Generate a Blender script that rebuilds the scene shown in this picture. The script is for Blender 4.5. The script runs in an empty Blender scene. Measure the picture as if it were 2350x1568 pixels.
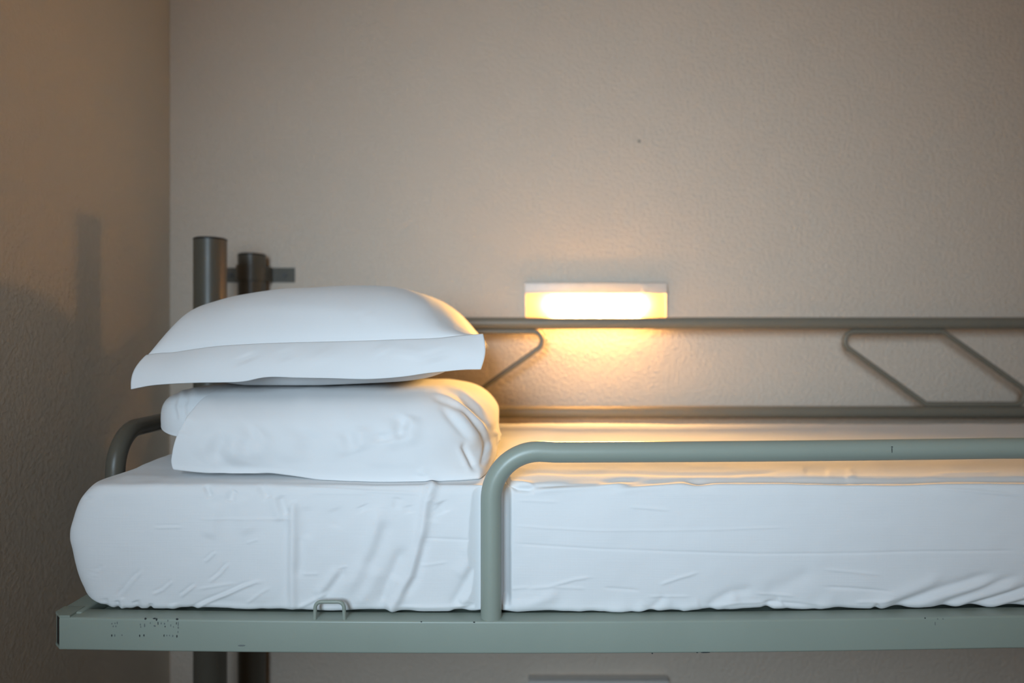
import bpy, math
import numpy as np
from mathutils import Vector

SC = bpy.context.scene
COL = SC.collection
F = 1653.0                      # focal length in pixels of the 2350 x 1568 frame
EYE = 1.75                      # camera height
R = math.radians


def PX(px, py, d):
    """point seen at pixel (px, py) at distance d along the view axis"""
    return ((px - 1175.0) / F * d, d, EYE - (py - 784.0) / F * d)


def smooth(a, b, x):
    t = np.clip((np.asarray(x, float) - a) / (b - a), 0, 1)
    return t * t * (3 - 2 * t)


# ------------------------------------------------------------------ noise
_rs = np.random.RandomState(7)
_TAB = _rs.rand(256, 256)


def vnoise(x, y):
    x = np.asarray(x, float); y = np.asarray(y, float)
    xi = np.floor(x).astype(int); yi = np.floor(y).astype(int)
    fx = x - xi; fy = y - yi
    fx = fx * fx * fx * (fx * (fx * 6 - 15) + 10); fy = fy * fy * fy * (fy * (fy * 6 - 15) + 10)
    a = _TAB[xi % 256, yi % 256]; b = _TAB[(xi + 1) % 256, yi % 256]
    c = _TAB[xi % 256, (yi + 1) % 256]; d = _TAB[(xi + 1) % 256, (yi + 1) % 256]
    return (a * (1 - fx) + b * fx) * (1 - fy) + (c * (1 - fx) + d * fx) * fy - 0.5


def interp(x, pts):
    xs = [p[0] for p in pts]; ys = [p[1] for p in pts]
    return np.interp(x, xs, ys)


def cubic(x, pts):
    """smooth (monotone-ish Hermite) interpolation through pts"""
    xs = np.array([p[0] for p in pts], float); ys = np.array([p[1] for p in pts], float)
    m = np.gradient(ys, xs)
    x = np.clip(np.asarray(x, float), xs[0], xs[-1])
    i = np.clip(np.searchsorted(xs, x) - 1, 0, len(xs) - 2)
    h = xs[i + 1] - xs[i]; t = (x - xs[i]) / h
    return ((2 * t**3 - 3 * t**2 + 1) * ys[i] + (t**3 - 2 * t**2 + t) * h * m[i]
            + (-2 * t**3 + 3 * t**2) * ys[i + 1] + (t**3 - t**2) * h * m[i + 1])


# ------------------------------------------------------------------ creases
def crease_field(px, py, creases):
    """sum of hand-placed folds; px, py arrays; each crease (points, sigma_px, height_m[, fade])"""
    out = np.zeros_like(px)
    for c in creases:
        pts, w, amp = c[0], c[1], c[2]
        fade = c[3] if len(c) > 3 else 0.22
        pts = np.array(pts, float)
        x0, y0 = pts.min(0) - 4 * w; x1, y1 = pts.max(0) + 4 * w
        sel = np.where((px > x0) & (px < x1) & (py > y0) & (py < y1))[0]
        if len(sel) == 0:
            continue
        qx, qy = px[sel], py[sel]
        seg = np.hypot(*(pts[1:] - pts[:-1]).T); cum = np.concatenate([[0], np.cumsum(seg)]); L = cum[-1]
        best = np.full(len(sel), 1e9); tt = np.zeros(len(sel))
        for k in range(len(seg)):
            d = pts[k + 1] - pts[k]
            t = np.clip(((qx - pts[k, 0]) * d[0] + (qy - pts[k, 1]) * d[1]) / (seg[k] ** 2), 0, 1)
            dd = np.hypot(qx - pts[k, 0] - t * d[0], qy - pts[k, 1] - t * d[1])
            up = dd < best
            best[up] = dd[up]; tt[up] = (cum[k] + t[up] * seg[k]) / L
        env = smooth(0, fade, tt) * smooth(0, fade, 1 - tt) if fade > 0 else 1.0
        out[sel] += amp * np.exp(-(best / w) ** 2 * 0.5) * env
    return out


# ------------------------------------------------------------------ mesh helpers
class MB:
    def __init__(s):
        s.v = []; s.f = []; s.m = []

    def add(s, verts, faces, mi=0):
        o = len(s.v)
        s.v += [tuple(map(float, v)) for v in verts]
        s.f += [tuple(int(i) + o for i in f) for f in faces]
        s.m += [mi] * len(faces)
        return s

    def box(s, x0, x1, y0, y1, z0, z1, b=0.0, mi=0):
        if b <= 0:
            v = [(x, y, z) for x in (x0, x1) for y in (y0, y1) for z in (z0, z1)]
            f = [(0, 1, 3, 2), (4, 6, 7, 5), (0, 4, 5, 1), (2, 3, 7, 6), (0, 2, 6, 4), (1, 5, 7, 3)]
            return s.add(v, f, mi)
        import bmesh
        bm = bmesh.new()
        bmesh.ops.create_cube(bm, size=1.0)
        for v in bm.verts:
            v.co = Vector((x0 + (v.co.x + .5) * (x1 - x0), y0 + (v.co.y + .5) * (y1 - y0), z0 + (v.co.z + .5) * (z1 - z0)))
        bmesh.ops.bevel(bm, geom=list(bm.edges), offset=b, segments=3, profile=0.5, affect='EDGES')
        bm.verts.index_update()
        s.add([v.co[:] for v in bm.verts], [[v.index for v in f.verts] for f in bm.faces], mi)
        bm.free()
        return s

    def tube(s, pts, r, seg=24, caps=True, mi=0):
        pts = [Vector(p) for p in pts]
        n = len(pts)
        T = []
        for i in range(n):
            a = pts[max(i - 1, 0)]; b = pts[min(i + 1, n - 1)]
            T.append((b - a).normalized())
        up = Vector((0, 0, 1)) if abs(T[0].z) < .9 else Vector((0, 1, 0))
        N = (up - T[0] * up.dot(T[0])).normalized()
        verts = []
        for i in range(n):
            N = (N - T[i] * N.dot(T[i])).normalized()
            B = T[i].cross(N)
            for k in range(seg):
                a = 2 * math.pi * k / seg
                verts.append(pts[i] + (N * math.cos(a) + B * math.sin(a)) * r)
        faces = []
        for i in range(n - 1):
            for k in range(seg):
                k2 = (k + 1) % seg
                faces.append((i * seg + k, i * seg + k2, (i + 1) * seg + k2, (i + 1) * seg + k))
        if caps:
            faces.append(tuple(reversed(range(seg)))); faces.append(tuple(range((n - 1) * seg, n * seg)))
        return s.add(verts, faces, mi)

    def lathe(s, prof, cx, cy, seg=48, mi=0):
        """prof: (radius, z) pairs from bottom to top, closed at both ends"""
        verts = []
        for r, z in prof:
            for k in range(seg):
                a = 2 * math.pi * k / seg
                verts.append((cx + r * math.cos(a), cy + r * math.sin(a), z))
        faces = []
        for i in range(len(prof) - 1):
            for k in range(seg):
                k2 = (k + 1) % seg
                faces.append((i * seg + k, i * seg + k2, (i + 1) * seg + k2, (i + 1) * seg + k))
        faces.append(tuple(reversed(range(seg))))
        n = len(prof) - 1
        faces.append(tuple(range(n * seg, (n + 1) * seg)))
        return s.add(verts, faces, mi)

    def build(s, name, mats, parent=None, smooth_angle=40):
        me = bpy.data.meshes.new(name)
        me.from_pydata(s.v, [], s.f)
        mats = mats if isinstance(mats, (list, tuple)) else [mats]
        for m in mats:
            me.materials.append(m)
        if len(mats) > 1:
            me.polygons.foreach_set('material_index', s.m)
        me.polygons.foreach_set('use_smooth', [True] * len(me.polygons))
        me.update()
        try:
            me.set_sharp_from_angle(angle=R(smooth_angle))
        except Exception:
            pass
        o = bpy.data.objects.new(name, me)
        COL.objects.link(o)
        if parent:
            put_under(o, parent)
        return o


def put_under(o, parent):
    o.parent = parent
    # children keep their world position: the parent chain only translates
    off = Vector((0, 0, 0)); p = parent
    while p:
        off += p.location; p = p.parent
    o.location = o.location - off


def tag(o, label=None, cat=None, group=None, kind=None):
    if label: o['label'] = label
    if cat: o['category'] = cat
    if group: o['group'] = group
    if kind: o['kind'] = kind
    return o


def empty(name, loc, label, cat, group=None):
    o = bpy.data.objects.new(name, None)
    o.empty_display_size = 0.05
    COL.objects.link(o)
    o.location = loc
    return tag(o, label, cat, group)


def grid_faces(nu, nv, wrap_v=False):
    i = np.arange(nu - 1)[:, None]; j = np.arange(nv if wrap_v else nv - 1)[None, :]
    j2 = (j + 1) % nv
    a = i * nv + j; b = i * nv + j2; c = (i + 1) * nv + j2; d = (i + 1) * nv + j
    return np.stack([a, b, c, d], -1).reshape(-1, 4)


def grid_normals(Pg, wrap_v=False):
    du = np.gradient(Pg, axis=0)
    if wrap_v:
        dv = (np.roll(Pg, -1, 1) - np.roll(Pg, 1, 1)) / 2
    else:
        dv = np.gradient(Pg, axis=1)
    n = np.cross(du, dv)
    return n / np.maximum(np.linalg.norm(n, axis=-1, keepdims=True), 1e-9)


def rounded(pts, rad, n=14):
    """polyline with its inner corners rounded"""
    pts = [Vector(p) for p in pts]
    out = [pts[0]]
    for i in range(1, len(pts) - 1):
        r = rad[i - 1] if isinstance(rad, (list, tuple)) else rad
        a = (pts[i - 1] - pts[i]).normalized(); b = (pts[i + 1] - pts[i]).normalized()
        ang = a.angle(b)
        t = r / math.tan(ang / 2)
        c = pts[i] + (a + b).normalized() * (r / math.sin(ang / 2))
        p0 = pts[i] + a * t; p1 = pts[i] + b * t
        v0 = p0 - c; v1 = p1 - c
        th = v0.angle(v1)
        for k in range(n + 1):
            f = k / n
            out.append(c + (v0 * math.sin((1 - f) * th) + v1 * math.sin(f * th)) / math.sin(th))
    out.append(pts[-1])
    return out


# ------------------------------------------------------------------ materials
def new_mat(name):
    m = bpy.data.materials.new(name); m.use_nodes = True
    nt = m.node_tree; nt.nodes.clear()
    out = nt.nodes.new('ShaderNodeOutputMaterial')
    return m, nt, out


def N(nt, t, **kw):
    n = nt.nodes.new(t)
    for k, v in kw.items():
        if k in ('operation', 'blend_type', 'data_type', 'noise_dimensions', 'feature', 'wave_type', 'bands_direction', 'interpolation_type'):
            setattr(n, k, v)
        else:
            n.inputs[k].default_value = v
    return n


def principled(nt, out, **kw):
    b = nt.nodes.new('ShaderNodeBsdfPrincipled')
    for k, v in kw.items():
        b.inputs[k].default_value = v
    nt.links.new(b.outputs[0], out.inputs[0])
    return b


def coords(nt, scale=(1, 1, 1), rot=(0, 0, 0)):
    g = nt.nodes.new('ShaderNodeNewGeometry')
    mp = nt.nodes.new('ShaderNodeMapping')
    mp.inputs['Scale'].default_value = scale
    mp.inputs['Rotation'].default_value = rot
    nt.links.new(g.outputs['Position'], mp.inputs['Vector'])
    return mp.outputs[0]


def plaster(name, col, strength=0.35, spot=None):
    m, nt, out = new_mat(name)
    L = nt.links.new
    b = principled(nt, out, Roughness=0.85)
    b.inputs['Specular IOR Level'].default_value = 0.25
    c1 = coords(nt)
    n1 = N(nt, 'ShaderNodeTexNoise', Scale=105.0, Detail=3.0, Roughness=0.55, Distortion=0.4)
    n2 = N(nt, 'ShaderNodeTexNoise', Scale=240.0, Detail=2.0, Roughness=0.5)
    n3 = N(nt, 'ShaderNodeTexNoise', Scale=6.0, Detail=3.0, Roughness=0.5)
    for n in (n1, n2, n3):
        L(c1, n.inputs['Vector'])
    r = N(nt, 'ShaderNodeMapRange', **{'From Min': 0.38, 'From Max': 0.75}); r.interpolation_type = 'SMOOTHSTEP'
    L(n1.outputs['Fac'], r.inputs['Value'])
    ad = N(nt, 'ShaderNodeMath', operation='MULTIPLY_ADD'); ad.inputs[1].default_value = 0.3
    L(n2.outputs['Fac'], ad.inputs[0]); L(r.outputs[0], ad.inputs[2])
    bp = N(nt, 'ShaderNodeBump', Strength=strength, Distance=0.0045)
    L(ad.outputs[0], bp.inputs['Height']); L(bp.outputs[0], b.inputs['Normal'])
    mix = N(nt, 'ShaderNodeMix', data_type='RGBA')
    mix.inputs[6].default_value = (*[c * 0.97 for c in col], 1); mix.inputs[7].default_value = (*[min(1, c * 1.03) for c in col], 1)
    L(n3.outputs['Fac'], mix.inputs[0])
    last = mix.outputs[2]
    if spot:
        g = nt.nodes.new('ShaderNodeNewGeometry')
        vd = N(nt, 'ShaderNodeVectorMath', operation='DISTANCE'); vd.inputs[1].default_value = spot
        L(g.outputs['Position'], vd.inputs[0])
        mr = N(nt, 'ShaderNodeMapRange', **{'From Min': 0.003, 'From Max': 0.0055, 'To Min': 0.75, 'To Max': 0.0})
        L(vd.outputs['Value'], mr.inputs['Value'])
        m2 = N(nt, 'ShaderNodeMix', data_type='RGBA'); m2.inputs[7].default_value = (.09, .075, .06, 1)
        L(mr.outputs[0], m2.inputs[0]); L(last, m2.inputs[6]); last = m2.outputs[2]
    L(last, b.inputs['Base Color'])
    return m


def fabric(name, col, slub=0.10):
    m, nt, out = new_mat(name)
    L = nt.links.new
    b = principled(nt, out, Roughness=0.92)
    b.inputs['Base Color'].default_value = (*col, 1)
    b.inputs['Specular IOR Level'].default_value = 0.15
    b.inputs['Sheen Weight'].default_value = 0.12
    c1 = coords(nt, (14, 60, 420)); c2 = coords(nt, (900, 900, 900)); c3 = coords(nt, (320, 60, 16))
    n1 = N(nt, 'ShaderNodeTexNoise', Scale=1.0, Detail=3.0, Roughness=0.6)
    n2 = N(nt, 'ShaderNodeTexNoise', Scale=1.0, Detail=1.0)
    n3 = N(nt, 'ShaderNodeTexNoise', Scale=1.0, Detail=3.0, Roughness=0.6)
    L(c1, n1.inputs['Vector']); L(c2, n2.inputs['Vector']); L(c3, n3.inputs['Vector'])
    a1 = N(nt, 'ShaderNodeMath', operation='MULTIPLY_ADD'); a1.inputs[1].default_value = 0.5
    L(n3.outputs['Fac'], a1.inputs[0]); L(n1.outputs['Fac'], a1.inputs[2])
    a2 = N(nt, 'ShaderNodeMath', operation='MULTIPLY_ADD'); a2.inputs[1].default_value = 0.25
    L(n2.outputs['Fac'], a2.inputs[0]); L(a1.outputs[0], a2.inputs[2])
    bp = N(nt, 'ShaderNodeBump', Strength=slub, Distance=0.0015)
    L(a2.outputs[0], bp.inputs['Height']); L(bp.outputs[0], b.inputs['Normal'])
    return m


def paint(name, col, rough=0.37):
    m, nt, out = new_mat(name)
    L = nt.links.new
    b = principled(nt, out)
    b.inputs['Specular IOR Level'].default_value = 0.4
    c1 = coords(nt)
    n1 = N(nt, 'ShaderNodeTexNoise', Scale=9.0, Detail=4.0, Roughness=0.6)
    n2 = N(nt, 'ShaderNodeTexNoise', Scale=380.0, Detail=1.0)
    L(c1, n1.inputs['Vector']); L(c1, n2.inputs['Vector'])
    mix = N(nt, 'ShaderNodeMix', data_type='RGBA')
    mix.inputs[6].default_value = (*[c * .95 for c in col], 1); mix.inputs[7].default_value = (*[c * 1.05 for c in col], 1)
    L(n1.outputs['Fac'], mix.inputs[0]); L(mix.outputs[2], b.inputs['Base Color'])
    mr = N(nt, 'ShaderNodeMapRange', **{'To Min': rough - .06, 'To Max': rough + .08})
    L(n1.outputs['Fac'], mr.inputs['Value']); L(mr.outputs[0], b.inputs['Roughness'])
    bp = N(nt, 'ShaderNodeBump', Strength=0.06, Distance=0.001)
    L(n2.outputs['Fac'], bp.inputs['Height']); L(bp.outputs[0], b.inputs['Normal'])
    return m


def plain(name, col, rough=0.5):
    m, nt, out = new_mat(name)
    L = nt.links.new
    b = principled(nt, out, Roughness=rough)
    n = N(nt, 'ShaderNodeTexNoise', Scale=60.0, Detail=2.0); L(coords(nt), n.inputs['Vector'])
    mix = N(nt, 'ShaderNodeMix', data_type='RGBA')
    mix.inputs[6].default_value = (*[c * .94 for c in col], 1); mix.inputs[7].default_value = (*[min(1, c * 1.06) for c in col], 1)
    L(n.outputs['Fac'], mix.inputs[0]); L(mix.outputs[2], b.inputs['Base Color'])
    return m


WALL_D = 2.18
sp = PX(1467, 324, WALL_D)
M_WALL = plaster('plaster_wall_paint', (.69, .595, .50), 0.5, sp)
M_LEFT = plaster('plaster_side_wall_paint', (.66, .605, .525), 0.2)
M_SHEET = fabric('white_cotton_sheet', (.74, .745, .75), 0.16)
M_CASE = fabric('white_cotton_pillowcase', (.72, .725, .73), 0.07)
M_PAINT = paint('sage_grey_metal_paint', (.272, .315, .270))
M_TUBE = paint('sage_grey_tube_paint', (.275, .31, .265), 0.36)
M_DARK = paint('dark_taupe_metal', (.100, .090, .070))  # posts, hoops and clamp: darker base tone than the front frame
M_RAIL = paint('mid_grey_rail_metal', (.195, .180, .145))  # rear rails and braces: base tone between posts and front frame
M_BLACK = plain('black_plastic', (.012, .012, .013), 0.5)
M_CHIP = plain('chipped_paint', (.03, .035, .036), 0.7)
M_FADED = plain('faded_print', (.135, .155, .15), 0.6)
M_SCREW = plain('dark_screw', (.07, .065, .06), 0.45)
M_PLASTIC = plain('white_plastic', (.64, .60, .56), 0.4)
M_CEIL = plain('ceiling_paint', (.70, .67, .62), 0.9)
M_FLOOR = plain('floor_tiles', (.30, .26, .22), 0.5)
M_WHITEWOOD = plain('window_paint', (.75, .75, .74), 0.5)

LAMP_ON = 210.0


def emit_mat(name, col, s):
    m, nt, out = new_mat(name)
    e = N(nt, 'ShaderNodeEmission', Color=(*col, 1), Strength=s)
    nt.links.new(e.outputs[0], out.inputs[0])
    return m


def diffuser_mat(name, dense):
    m, nt, out = new_mat(name)
    L = nt.links.new
    tr = N(nt, 'ShaderNodeBsdfTransparent', Color=(1, .93, .80, 1))
    tl = N(nt, 'ShaderNodeBsdfTranslucent', Color=(1, .70, .36, 1))
    df = N(nt, 'ShaderNodeBsdfDiffuse', Color=(.85, .80, .72, 1))
    a = N(nt, 'ShaderNodeMixShader', Fac=0.25); L(tl.outputs[0], a.inputs[1]); L(df.outputs[0], a.inputs[2])
    b = N(nt, 'ShaderNodeMixShader', Fac=dense); L(tr.outputs[0], b.inputs[1]); L(a.outputs[0], b.inputs[2])
    L(b.outputs[0], out.inputs[0])
    return m


M_TUBELIGHT = emit_mat('glowing_lamp_tube', (1.0, .55, .17), LAMP_ON)
M_TUBEOFF = plain('unlit_lamp_tube', (.8, .8, .78), 0.3)
M_DIFF = diffuser_mat('frosted_diffuser', .5)
M_DIFF2 = diffuser_mat('frosted_underside', .35)

# ------------------------------------------------------------------ the room
XL, XR, YB, YF, ZC = -1.035, 2.3, WALL_D, -1.15, 3.05


def struct(name, boxes, m):
    mb = MB()
    for b in boxes:
        mb.box(*b)
    return tag(mb.build(name, m), kind='structure')


struct('floor', [(XL - .1, XR + .1, YF - .1, YB + .1, -.1, 0)], M_FLOOR)
struct('ceiling', [(XL - .1, XR + .1, YF - .1, YB + .1, ZC, ZC + .1)], M_CEIL)
struct('wall_back', [(XL, XR, YB, YB + .1, 0, ZC)], M_WALL)
struct('wall_left', [(XL - .1, XL, YF, YB + .1, 0, ZC)], M_LEFT)
struct('wall_right', [(XR, XR + .1, YF, YB + .1, 0, ZC)], M_LEFT)
WX0, WX1, WZ0, WZ1 = -0.86, -0.11, 1.60, 2.75
struct('wall_front', [(XL, WX0, YF - .1, YF, 0, ZC), (WX1, XR, YF - .1, YF, 0, ZC),
                      (WX0, WX1, YF - .1, YF, 0, WZ0), (WX0, WX1, YF - .1, YF, WZ1, ZC)], M_LEFT)
struct('window_1', [(WX0, WX0 + .05, YF - .08, YF - .03, WZ0, WZ1), (WX1 - .05, WX1, YF - .08, YF - .03, WZ0, WZ1),
                    (WX0 + .05, WX1 - .05, YF - .08, YF - .03, WZ0, WZ0 + .05), (WX0 + .05, WX1 - .05, YF - .08, YF - .03, WZ1 - .05, WZ1)], M_WHITEWOOD)

# ------------------------------------------------------------------ bunk bed frame
X_END = 1.70                                     # far end of the bed, outside the photograph
bed = empty('bunk_bed', (0.28, 1.62, 0), 'sage green metal upper bunk frame with tubular guard rails and round posts', 'bunk bed')

FZ1, FZ0 = 1.3155, 1.2635
Y0 = 1.14


def sag(x):
    x = np.asarray(x, float)
    return -0.0085 * np.clip(1 - ((x + .02) / .80) ** 2, 0, 1)


# front side rail: rectangular tube, bevelled, gently sagging, with worn print and chips on it
prof = []
w, h, bv = 0.04, FZ1 - FZ0, 0.0035
cs = [(Y0 + bv, FZ0 + bv, 180, 270), (Y0 + w - bv, FZ0 + bv, 270, 360), (Y0 + w - bv, FZ1 - bv, 0, 90), (Y0 + bv, FZ1 - bv, 90, 180)]
for cy, cz, a0, a1 in cs:
    for k in range(6):
        a = R(a0 + (a1 - a0) * k / 5)
        prof.append((cy + bv * math.cos(a), cz + bv * math.sin(a)))
xs = np.linspace(-0.7165, X_END, 110)
mb = MB()
V = [(x, y, z + float(sag(x))) for x in xs for (y, z) in prof]
mb.add(V, grid_faces(len(xs), len(prof), True))
n = len(prof)
mb.add([V[i] for i in range(n)], [tuple(range(n))]); mb.add(V[-n:], [tuple(reversed(range(n)))])
rng = np.random.RandomState(3)


def fleck(px, py, wpx, hpx, mi, tilt=0.0, d=Y0):
    x, _, z = PX(px, py, d)
    k = d / F
    vs = []
    for j in range(9):
        a = 2 * math.pi * j / 9
        rr = 1 + .35 * (rng.rand() - .5)
        u = math.cos(a) * wpx * .5 * k * rr; v = math.sin(a) * hpx * .5 * k * rr
        vs.append((x + u + v * tilt, d, z + v))
    front = [(a, d - .00025, c) for a, _, c in vs]; back = [(a, d + .0003, c) for a, _, c in vs]
    fs = [tuple(reversed(range(9)))] + [(j, (j + 1) % 9, 9 + (j + 1) % 9, 9 + j) for j in range(9)]
    mb.add(front + back, fs, mi)


for (x, y, w_, h_, mi) in [
    (257, 1432, 2.6, 4, 2), (264, 1431, 2.2, 4, 2), (269, 1430, 2.6, 6, 2), (260, 1438, 2.4, 4, 2), (266, 1438, 2.2, 5, 2),
    (256.5, 1459, 3, 6, 1), (263.5, 1459, 2.6, 6, 2), (280, 1458, 2.2, 4, 2),
    (322, 1434, 2.6, 5, 2), (323, 1439, 2.2, 4, 2), (333.5, 1420.5, 3.6, 5, 1), (332, 1436, 2.6, 9, 2),
    (320.5, 1459.5, 2.8, 6, 1), (330.5, 1458.5, 2.8, 6, 1), (345, 1430, 2, 4, 2),
    (354, 1420, 7, 3, 1), (359, 1422.5, 3.4, 6, 1), (362.7, 1431, 2, 7, 1), (355, 1437, 5, 4, 2), (370, 1431, 2.4, 5, 2),
    (377.5, 1432, 2.4, 5, 2), (379, 1438.5, 2.4, 4, 1), (385, 1425, 2, 5, 2), (392, 1436, 2, 6, 2), (398, 1439, 2, 4, 2),
    (406, 1421.5, 5, 5, 1), (405, 1431, 2, 6, 1), (409, 1432, 2.4, 10, 2), (409, 1441, 3, 5, 2), (408.5, 1451, 2, 5, 2),
    (376.5, 1459, 2.4, 6, 1), (383, 1459, 2, 4, 2), (389, 1459, 2, 4, 2), (396.5, 1460, 2.6, 5, 2), (406, 1461, 3, 7, 1),
    (967, 1427.5, 4, 2.5, 1), (1088, 1428.5, 4.5, 3, 1), (1497, 1500, 4, 2.5, 1), (1620, 1498, 22, 2.6, 1), (1600, 1498.4, 5, 1.8, 1),
    (2123, 1419, 3, 3, 1), (2152, 1421, 3, 2.2, 2), (2164, 1421, 3, 2.4, 2), (2146, 1432, 1.6, 9, 2),
    (555, 1482, 18, 4, 2)]:
    fleck(x, y, w_, h_, mi)
side_rail = mb.build('side_rail', [M_PAINT, M_CHIP, M_FADED], bed, 35)

# rear rail widened to the wall to block leaking lamp light, end rails
mb = MB().box(-.69, X_END - .04, 2.049, 2.172, FZ0, FZ1, .0035); mb.build('rear_rail_light_stop', M_PAINT, bed)
mb = MB().box(-.733, -.691, Y0 + .0165, 2.086, FZ0, FZ1, .0035)
# corner gusset joining end rail and side rail, with a mitred edge
end_rail = mb.build('end_rail', M_PAINT, bed)
mb = MB()
poly = [(-.7165, Y0 + .0005), (-.733, Y0 + .017), (-.733, Y0 + .04), (-.7, Y0 + .04), (-.7, Y0 + .0005)]
for z0, z1 in ((FZ1 - .003, FZ1 + .0007), (FZ0 - .0007, FZ0 + .003)):
    mb = MB()
    vv = [(x, y, z0) for x, y in poly] + [(x, y, z1) for x, y in poly]
    mb.add(vv, [tuple(reversed(range(5))), tuple(range(5, 10))] + [(j, (j + 1) % 5, 5 + (j + 1) % 5, 5 + j) for j in range(5)])
    mb.build('corner_plate', M_PAINT, end_rail)
mb = MB()
p2 = [(-.7155, Y0 + .0015), (-.732, Y0 + .018), (-.720, Y0 + .03), (-.7035, Y0 + .0135)]
vv = [(x, y, FZ0 + .003) for x, y in p2] + [(x, y, FZ1 - .003) for x, y in p2]
mb.add(vv, [tuple(reversed(range(4))), tuple(range(4, 8))] + [(j, (j + 1) % 4, 4 + (j + 1) % 4, 4 + j) for j in range(4)])
tag(mb.build('end_cap', M_BLACK, end_rail), 'black plastic end cap')
mb = MB().box(X_END, X_END + .042, Y0, 2.086, FZ0, FZ1, .0035); mb.build('end_rail', M_PAINT, bed)

# unseen base under the mattress: thin sheet added against light leaks, with cross bars
mb = MB().box(-.689, X_END - .002, Y0 + .041, 2.044, 1.292, 1.298)
for x in np.linspace(-.5, 1.5, 9):
    mb.box(x - .012, x + .012, Y0 + .041, 2.044, 1.276, 1.292)
mb.build('bed_base_light_stop', M_PAINT, bed)

# round posts with dark caps
PR = 0.0405


def post(cx, cy, ztop, r=PR):
    mbp = MB().lathe([(r, 0.0), (r, ztop - .006)], cx, cy, 56)
    p = mbp.build('post', M_DARK, bed)
    mbc = MB().lathe([(r - .004, ztop - .03), (r - .0035, ztop - .0062), (r + .0006, ztop - .006), (r + .0006, ztop - .0025), (r - .004, ztop)], cx, cy, 56)
    tag(mbc.build('post_cap', M_BLACK, p), 'black plastic post cap')
    return p


xa, _, za = PX(482.5, 547, 1.845)
XP1, YP1 = xa, 1.845
post(XP1, YP1, za)
xb, _, zb = PX(578, 583, 2.128)
XP2, YP2 = xb, 2.128
rear_post = post(XP2, YP2, zb, 0.0395)
post(X_END + .083, 1.845, za); post(X_END + .083, 2.128, zb, 0.0395)
# welded lugs tying the posts to the end rails
mb = MB().box(XP1 + .02, -.7325, YP1 - .02, YP1 + .02, FZ0 + .004, FZ1 - .004, .002)
mb.build('post_bracket', M_DARK, bed)
mb = MB().box(XP2 + .02, -.7325, 2.086 - .03, 2.086 - .002, FZ0 + .004, FZ1 - .004, .002)
mb.build('post_bracket', M_DARK, bed)
mb = MB().box((XP1 + XP2) / 2 - .012, (XP1 + XP2) / 2 + .012, YP1 + .03, YP2 - .03, 1.17, 1.22, .002)
mb.build('post_bracket', M_DARK, bed)

# wall clamp: omega strap round the rear post, screwed to the wall
zt = EYE - (611 - 784) / F * YP2; zbm = EYE - (645 - 784) / F * YP2
R2 = 0.0395
yw = WALL_D - .0005
path = []
path.append((XP2 - .112, yw - .002)); path.append((XP2 - R2 - .006, yw - .002))
for k in range(0, 25):
    a = R(180 + 180 * k / 24)
    path.append((XP2 + (R2 + .0035) * math.cos(a), YP2 + (R2 + .0035) * math.sin(a)))
path.append((XP2 + R2 + .006, yw - .002)); path.append((XP2 + .112, yw - .002))
th = .003
pts2 = [Vector((x, y)) for x, y in path]
inner, outer = [], []
for i, p in enumerate(pts2):
    t = (pts2[min(i + 1, len(pts2) - 1)] - pts2[max(i - 1, 0)]).normalized()
    nn = Vector((t.y, -t.x))
    outer.append(p + nn * th / 2); inner.append(p - nn * th / 2)
ring = []
for o_, i_ in zip(outer, inner):
    ring.append([(o_.x, o_.y, zbm), (o_.x, o_.y, zt), (i_.x, i_.y, zt), (i_.x, i_.y, zbm)])
vv = [v for rr in ring for v in rr]
ff = [tuple(f) for f in grid_faces(len(ring), 4, True)] + [(3, 2, 1, 0), tuple(len(vv) - 4 + k for k in range(4))]
mb = MB().add(vv, ff)
clamp = mb.build('wall_clamp', M_DARK, bed)
for sx in (-.082, .082):
    zc = (zt + zbm) / 2
    mb = MB()
    mb.tube([(XP2 + sx, yw - .004, zc), (XP2 + sx, yw - .0075, zc)], .0065, 20)
    tag(mb.build('screw', M_SCREW, clamp), 'dark screw head')

# front guard rail: bent tube standing on the side rail
GR = 0.0168
gy = Y0 + .0172
gx = (1127 - 1175) / F * gy
gz = EYE - (1034 - 784) / F * gy + .0035
b0 = FZ1 + float(sag(gx)) - .001
raw = rounded([(gx, gy, b0), (gx, gy, gz), (X_END - .25, gy, gz), (X_END - .25, gy, b0 + .004)], [.083, .083], 24)
fine = []
for a, b in zip(raw[:-1], raw[1:]):
    nseg = max(1, int((b - a).length / .02))
    for k in range(nseg):
        fine.append(a.lerp(b, k / nseg))
fine.append(raw[-1])
fine = [p + Vector((0, 0, (float(sag(p.x)) * .75 if p.z > gz - .05 and p.x < .9 else 0) * min(1, max(0, (p.x - gx) / .1)))) for p in fine]
mb = MB().tube(fine, GR, 32)
x_, _, z_ = PX(2047, 1031, gy - GR)
d_ = gy - GR
for (w_, h_, oy) in ((1.8, 13, 3), (4.5, 2.4, -5)):
    fleck(2047, 1031 + oy, w_, h_, 1, 0, d_ + .0002)
mb.build('guard_rail', [M_TUBE, M_CHIP], bed)

# small bent-wire strap loop on the side rail
lx0, lx1 = PX(722.5, 0, Y0 + .006)[0], PX(790.5, 0, Y0 + .006)[0]
lz = PX(0, 1381.5, Y0 + .006)[2]
lp = rounded([(lx0, Y0 + .006, FZ1 - .011), (lx0 + .001, Y0 + .006, lz), (lx1 - .001, Y0 + .006, lz), (lx1, Y0 + .006, FZ1 - .011)], .0095, 10)
MB().tube(lp, .0030, 16).build('strap_loop', M_TUBE, bed)


# end hoops (head of the bed and its mirror at the unseen foot)
def hoop(x, y0, y1, z):
    hp = rounded([(x, y0, FZ1 - .004), (x, y0 + .012, z), (x, y1 - .012, z), (x, y1, FZ1 - .004)], .075, 18)
    MB().tube(hp, .0165, 28).build('end_hoop', M_DARK, bed)


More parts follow.
